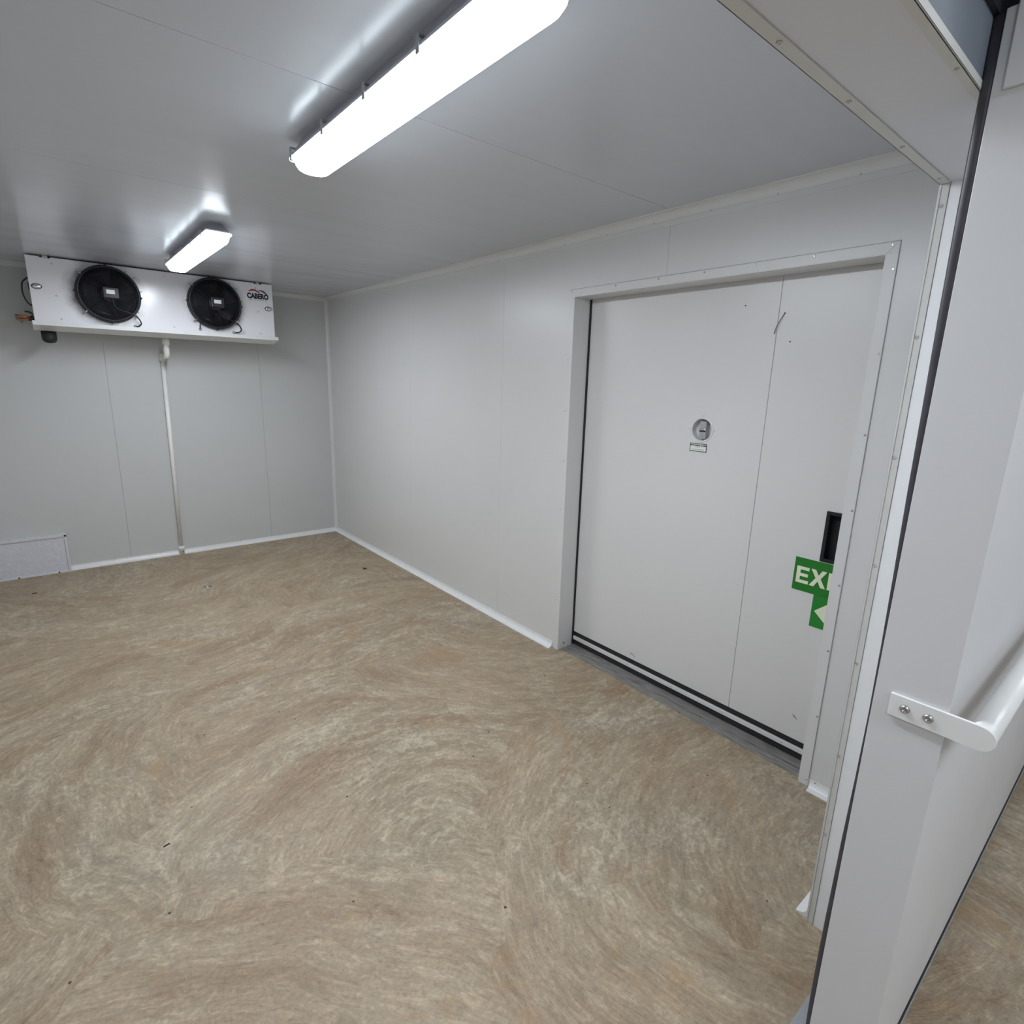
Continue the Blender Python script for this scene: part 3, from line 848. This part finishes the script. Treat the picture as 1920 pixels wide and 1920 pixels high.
# drip tray: sloped pan with front lip
prism('drip_tray', [(CY - 0.022, 1.934), (CY - 0.022, 1.962), (CY - 0.016, 1.962), (CY - 0.016, 1.942), (CY + 0.37, 1.942), (CY + 0.37, 1.938), (CY + 0.33, 1.914), (CY + 0.12, 1.905)], 0, -0.014, 1.640, 'cove_white', cu)
for s, xx in ((0, 0.105), (1, 1.50)):
    br = boxes('hanging_bracket', [((xx - 0.03, CY - 0.004, 2.384), (xx + 0.03, CY + 0.02, 2.3995)), ((xx - 0.03, CY + 0.012, 2.30), (xx + 0.03, CY + 0.02, 2.3995))], 'steel', cu, bevel=0.001)
    for q in (-0.02, 0.024): screw(br, (xx + q, CY - 0.004, 2.391), '-y', 'dirt_black', 0.008, 'bolt', 0.006)
for x, z in ((0.14, 2.352), (0.14, 2.14), (0.15, 1.985), (1.485, 2.352), (1.49, 2.16), (1.50, 1.985), (0.82, 2.36), (0.83, 2.18), (0.85, 1.985)):
    screw(cu, (x, CY, z), '-y', 'steel', 0.0055)
for xx, lab in ((0.040, 0), (1.577, 1)):
    lt = lathe('latch', [(0, 0), (0.016, 0), (0.016, -0.006), (0.0125, -0.010), (0, -0.0105)], (0, 0, 0), 'chrome', None, 'y', 20)
    me = lt.data; me.transform(Matrix.Diagonal((1.55, 1, 0.95, 1))); me.transform(Matrix.Translation(Vector((xx, CY, 2.192)) - wloc(cu)))
    lt.parent = cu
    rg = lathe('latch_ring', [(0.016, 0.0), (0.0195, 0.0), (0.0195, -0.004), (0.016, -0.004)], (0, 0, 0), 'motor_black', None, 'y', 20, closed=True)
    rg.data.transform(Matrix.Diagonal((1.5, 1, 0.95, 1))); rg.data.transform(Matrix.Translation((xx, CY, 2.192)))
    rg.data.transform(Matrix.Translation(-Vector((0, 0, 0))))
    rg.data.transform(Matrix.Translation(-wloc(cu)))
    rg.parent = lt
box('hasp', (1.600, CY - 0.006, 2.184), (1.6225, CY + 0.0, 2.198), 'chrome', cu, bevel=0.002)
box('side_hinge', (-0.006, CY + 0.02, 2.165), (0.0, CY + 0.05, 2.215), 'motor_black', cu, bevel=0.001)

def make_fan(cx, cz):
    R = 0.197
    f = lathe('fan', [(R + 0.004, 0.0), (R + 0.004, -0.012), (R, -0.040), (R - 0.006, -0.052), (R - 0.014, -0.055), (R - 0.018, -0.048), (R - 0.016, -0.012), (R - 0.016, -0.0005)],
              (cx, CY, cz), 'fan_black', cu, 'y', 64, closed=True)
    lathe('backing', [(0, -0.0005), (R - 0.015, -0.0005), (R - 0.015, -0.003), (0, -0.003)], (cx, CY, cz), 'void_dark', f, 'y', 48)
    # wire guard: concentric rings on spokes
    bm = bmesh.new()
    for k in range(16):
        r = 0.062 + k * 0.0078
        y = CY - 0.056 - 0.010 * (1 - (r / R) ** 2)
        add_lathe(bm, [(r - 0.0013, y), (r, y - 0.0013), (r + 0.0013, y), (r, y + 0.0013)], (cx, 0, cz), 'y', 40, closed=True)
    for k in range(8):
        a = 2 * math.pi * k / 8 + 0.18
        add_tube(bm, [(cx + 0.05 * math.cos(a), CY - 0.062, cz + 0.05 * math.sin(a)), (cx + (R + 0.012) * math.cos(a), CY - 0.050, cz + (R + 0.012) * math.sin(a))], 0.0022, 6)
    g = link('guard', finish(bm, 'guard'), 'fan_guard', f, None, True)
    # blades behind the guard
    for k in range(5):
        a0 = 2 * math.pi * k / 5 + 0.4
        bm = bmesh.new(); A = []; B = []
        for i in range(6):
            t = i / 5; r = 0.05 + t * 0.122
            da = 0.30 + 0.18 * t; sk = 0.25 * t
            A.append(bm.verts.new((cx + r * math.cos(a0 + sk - da), CY - 0.036, cz + r * math.sin(a0 + sk - da))))
            B.append(bm.verts.new((cx + r * math.cos(a0 + sk + da), CY - 0.010, cz + r * math.sin(a0 + sk + da))))
        for i in range(5): bm.faces.new((A[i], A[i + 1], B[i + 1], B[i]))
        e = bmesh.ops.extrude_face_region(bm, geom=list(bm.faces))
        for v in e['geom']:
            if isinstance(v, bmesh.types.BMVert): v.co.y += 0.002
        link('blade', finish(bm, 'blade'), 'fan_black', f, None, True)
    lathe('motor', [(0, -0.004), (0.060, -0.004), (0.060, -0.050), (0.050, -0.066), (0, -0.068)], (cx, CY, cz), 'motor_black', f, 'y', 28)
    mb = box('motor_box', (cx - 0.042, CY - 0.094, cz - 0.036), (cx + 0.058, CY - 0.064, cz + 0.044), 'motor_black', f, bevel=0.008, seg=3)
    box('rating_label', (cx - 0.020, CY - 0.0955, cz - 0.004), (cx + 0.032, CY - 0.0935, cz + 0.024), 'sticker_white', f, bevel=0.0006)
    # lugs around the rim
    for a in (38, 142, 222, 318, 90, 178, 358, 270):
        r0 = R - 0.004; ca, sa = math.cos(math.radians(a)), math.sin(math.radians(a))
        ext = 0.022 if a in (38, 142, 222, 318) else 0.008
        tube('lug', [(cx + r0 * ca, CY - 0.046, cz + r0 * sa), (cx + (r0 + ext) * ca, CY - 0.040, cz + (r0 + ext) * sa), (cx + (r0 + ext + 0.004) * ca, CY - 0.001, cz + (r0 + ext + 0.004) * sa)], 0.0045, 'fan_black' if ext < 0.01 else 'steel', f, 8)
    return f
F1 = (0.447, 2.183); F2 = (1.155, 2.190)
fa = make_fan(*F1); fb = make_fan(*F2)
# fan cables
def cable(cx, cz, end, f):
    tube('cable', curve_pts([(cx + 0.01, CY - 0.075, cz - 0.035), (cx + 0.035, CY - 0.07, cz - 0.10), (cx + 0.11, CY - 0.066, cz - 0.125), (cx + 0.148, CY - 0.064, cz - 0.145),
                             (cx + 0.168, CY - 0.058, cz - 0.165), (cx + 0.178, CY - 0.045, cz - 0.195), (cx + 0.160, CY - 0.030, cz - 0.213), (cx + end, CY - 0.002, cz - 0.212)], 6), 0.0045, 'black_rubber', f, 8)
    lathe('cable_gland', [(0, 0), (0.012, 0), (0.012, -0.008), (0.008, -0.014), (0, -0.014)], (cx + end, CY, cz - 0.212), 'clip_grey', f, 'y', 14)
cable(F1[0], F1[1], 0.145, fa); cable(F2[0], F2[1], 0.130, fb)
tube('cable', curve_pts([(F2[0] - 0.125, CY - 0.05, F2[1] - 0.15), (F2[0] - 0.128, CY - 0.04, F2[1] - 0.185), (F2[0] - 0.122, CY - 0.004, F2[1] - 0.205)], 5), 0.004, 'black_rubber', fb, 8)
lathe('cable_gland', [(0, 0), (0.011, 0), (0.011, -0.008), (0.007, -0.012), (0, -0.012)], (F2[0] - 0.122, CY, F2[1] - 0.207), 'clip_grey', fb, 'y', 14)

# maker's emblem
lg = empty('logo', (1.50, CY, 2.29)); lg.parent = cu; lg.location = Vector((1.50, CY, 2.29)) - wloc(cu)
lg['label'] = 'dark lettering under red and navy arcs'
text_mesh('lettering', 'CABERO', 0.056, 'print_navy', lg, (1.4985, CY - 0.0012, 2.268), (1, 0, 0), (0, 0, 1), 0.0030, 'CENTER', 0.0006, 0.80)
def arc_band(name, ctrl, widths, mat):
    P = curve_pts([(x, 0, z) for x, z in ctrl], 6); n = len(P); bm = bmesh.new(); pts = []
    up_, dn = [], []
    for i, p in enumerate(P):
        t = i / (n - 1); k = t * (len(widths) - 1); j = min(int(k), len(widths) - 2); w = widths[j] + (widths[j + 1] - widths[j]) * (k - j)
        tg = (P[min(i + 1, n - 1)] - P[max(i - 1, 0)]).normalized(); nn = Vector((-tg.z, 0, tg.x))
        up_.append((p.x + nn.x * w, p.z + nn.z * w)); dn.append((p.x - nn.x * w, p.z - nn.z * w))
    for a, b_, c, d in zip(up_, up_[1:], dn[1:], dn):
        add_prism(bm, [a, b_, c, d], 1, CY - 0.0012, CY)
    link(name, finish(bm, name), mat, lg)
arc_band('arc', [(1.423, 2.318), (1.450, 2.333), (1.480, 2.333), (1.505, 2.320), (1.522, 2.313)], [0.001, 0.006, 0.006, 0.004, 0.001], 'print_red')
arc_band('arc', [(1.500, 2.327), (1.520, 2.334), (1.545, 2.328), (1.566, 2.314), (1.575, 2.306)], [0.001, 0.004, 0.006, 0.004, 0.001], 'print_navy')
box('strapline', (1.424, CY - 0.001, 2.2535), (1.455, CY, 2.2565), 'clip_grey', lg)
box('strapline', (1.468, CY - 0.001, 2.2535), (1.573, CY, 2.2565), 'clip_grey', lg)

# refrigeration pipework on the left end of the cooler
cp = empty('copper_pipe', (-0.02, CY + 0.10, 1.99))
tag(cp, 'pair of copper pipes leaving the left end of the cooler', 'pipe')
tube('pipe', [(-0.017, CY + 0.06, 1.984), (-0.070, CY + 0.06, 1.992), (-0.088, CY + 0.066, 1.994), (-0.096, CY + 0.085, 1.995), (-0.097, YB, 1.995)], 0.0075, 'copper', cp, 12)
tube('pipe', [(-0.017, CY + 0.075, 1.968), (-0.055, CY + 0.075, 1.972), (-0.070, CY + 0.08, 1.974), (-0.077, CY + 0.098, 1.975), (-0.078, YB, 1.975)], 0.0075, 'copper', cp, 12)
tube('pipe_sleeve', [(0.0, CY + 0.067, 1.981), (-0.0165, CY + 0.067, 1.981)], 0.018, 'black_rubber', cu, 14)
cl = tube('cooler_cable', curve_pts([(-0.004, CY + 0.06, 2.25), (-0.035, CY + 0.05, 2.21), (-0.040, CY + 0.05, 2.14), (-0.022, CY + 0.06, 2.085), (-0.001, CY + 0.06, 2.065)], 7), 0.005, 'black_rubber', None, 8)
tag(cl, 'thin black cable looping down the left side of the cooler', 'cable')
cl2 = tube('cable_stub', curve_pts([(-0.002, CY + 0.04, 2.003), (-0.02, CY + 0.04, 2.018), (-0.045, CY + 0.05, 2.022)], 5), 0.006, 'black_rubber', None, 8)
tag(cl2, 'short black cable stub above the copper pipes', 'cable')
bm = bmesh.new()
add_tube(bm, [(0.068, CY + 0.17, 1.9035), (0.068, CY + 0.17, 1.858), (0.068, CY + 0.17, 1.838), (0.068, CY + 0.17, 1.824), (0.068, CY + 0.17, 1.820)], [0.045, 0.045, 0.042, 0.028, 0.006], 20)
ins = link('insulated_pipe', finish(bm, 'insulated_pipe'), 'black_rubber', None, None, True)
tag(ins, 'short black insulated pipe end under the left of the cooler', 'pipe')

# condensate drain
dp = empty('drain_pipe', (0.79, YB - 0.03, 0))
tag(dp, 'white plastic drain pipe running down the back wall from the cooler to the floor', 'pipe')
PY = YB - 0.022
tube('pipe', [(0.806, PY, 1.778), (0.788, PY, 0.065)], 0.0165, 'pvc_white', dp, 16)
tube('tail', [(0.815, 5.52, 1.9085), (0.815, 5.52, 1.79)], 0.0185, 'pvc_white', dp, 16)
lathe('coupling', [(0.019, 0.0), (0.0265, 0.0), (0.0265, 0.05), (0.019, 0.05)], (0.815, 5.52, 1.855), 'pvc_white', dp, 'z', 20, closed=True)
tube('elbow', curve_pts([(0.815, 5.52, 1.835), (0.815, 5.522, 1.795), (0.814, 5.55, 1.766), (0.812, 5.62, 1.765), (0.808, 5.69, 1.775), (0.806, PY, 1.768), (0.8055, PY, 1.73)], 5), 0.0225, 'pvc_white', dp, 16)
lathe('foot_socket', [(0.0165, 0.0), (0.0235, 0.0), (0.0235, 0.045), (0.0255, 0.047), (0.0255, 0.075), (0.0165, 0.075)], (0.788, PY - 0.002, 0.003), 'pvc_white', dp, 'z', 20, closed=True)
screw(dp, (0.796, PY - 0.0255, 0.03), '-y', 'dirt_black', 0.004)

# floor-level access panel / vent on the back wall
vp = empty('access_panel', (-0.23, YB - 0.02, 0))
tag(vp, 'grey metal access panel with white frame low on the back wall', 'panel')
Y1 = YB - 0.046
box('plate', (-0.470, Y1 + 0.006, 0.012), (-0.036, YB - 0.0005, 0.300), 'vent_grey', vp)
fr = boxes('frame', [((-0.036, Y1 - 0.002, 0.0), (-0.020, YB, 0.318)), ((-0.476, Y1 - 0.002, 0.300), (-0.020, YB, 0.316)), ((-0.476, Y1 - 0.004, 0.0), (-0.020, YB, 0.012)), ((-0.480, Y1 - 0.001, 0.0), (-0.468, YB, 0.316))], 'trim_white', vp, bevel=0.001)
for x in (-0.35, -0.1): screw(fr, (x, Y1 - 0.004, 0.008), '-y', 'dirt_black', 0.006)
screw(fr, (-0.22, Y1 - 0.002, 0.309), '-y', 'steel', 0.004)

# floor drain and bits of debris
fd = empty('floor_drain', (0.79, 4.68, 0))
tag(fd, 'small round chrome floor drain near the back wall', 'drain')
lathe('rim', [(0.018, 0.0), (0.032, 0.0), (0.032, 0.002), (0.026, 0.004), (0.018, 0.0025)], (0.79, 4.68, 0), 'steel', fd, 'z', 28, closed=True)
lathe('well', [(0, 0.0002), (0.0185, 0.0002), (0.0185, 0.0012), (0, 0.0012)], (0.79, 4.68, 0), 'dirt_black', fd, 'z', 24)
lathe('plug', [(0, 0.0012), (0.0135, 0.0012), (0.012, 0.005), (0, 0.0065)], (0.79, 4.68, 0), 'chrome', fd, 'z', 24)
def chip(label, x, y, pts, h_=0.006, mat='dirt_black'):
    o = prism('debris', [(x + a, y + b_) for a, b_ in pts], 2, 0.0002, h_, mat)
    return tag(o, label, 'debris')
chip('black triangular scrap on the floor near the far right corner', 1.971, 4.386, [(-0.022, -0.02), (0.02, -0.016), (0.002, 0.022)], 0.004)
chip('thin black sliver lying on the floor left of centre', 0.13, 2.02, [(-0.010, -0.003), (0.011, 0.001), (0.009, 0.005), (-0.009, 0.001)], 0.003)
chip('dark crumb on the floor in front of the grey access panel', -0.255, 5.25, [(-0.016, -0.006), (0.014, -0.004), (0.012, 0.006), (-0.012, 0.005)], 0.003)
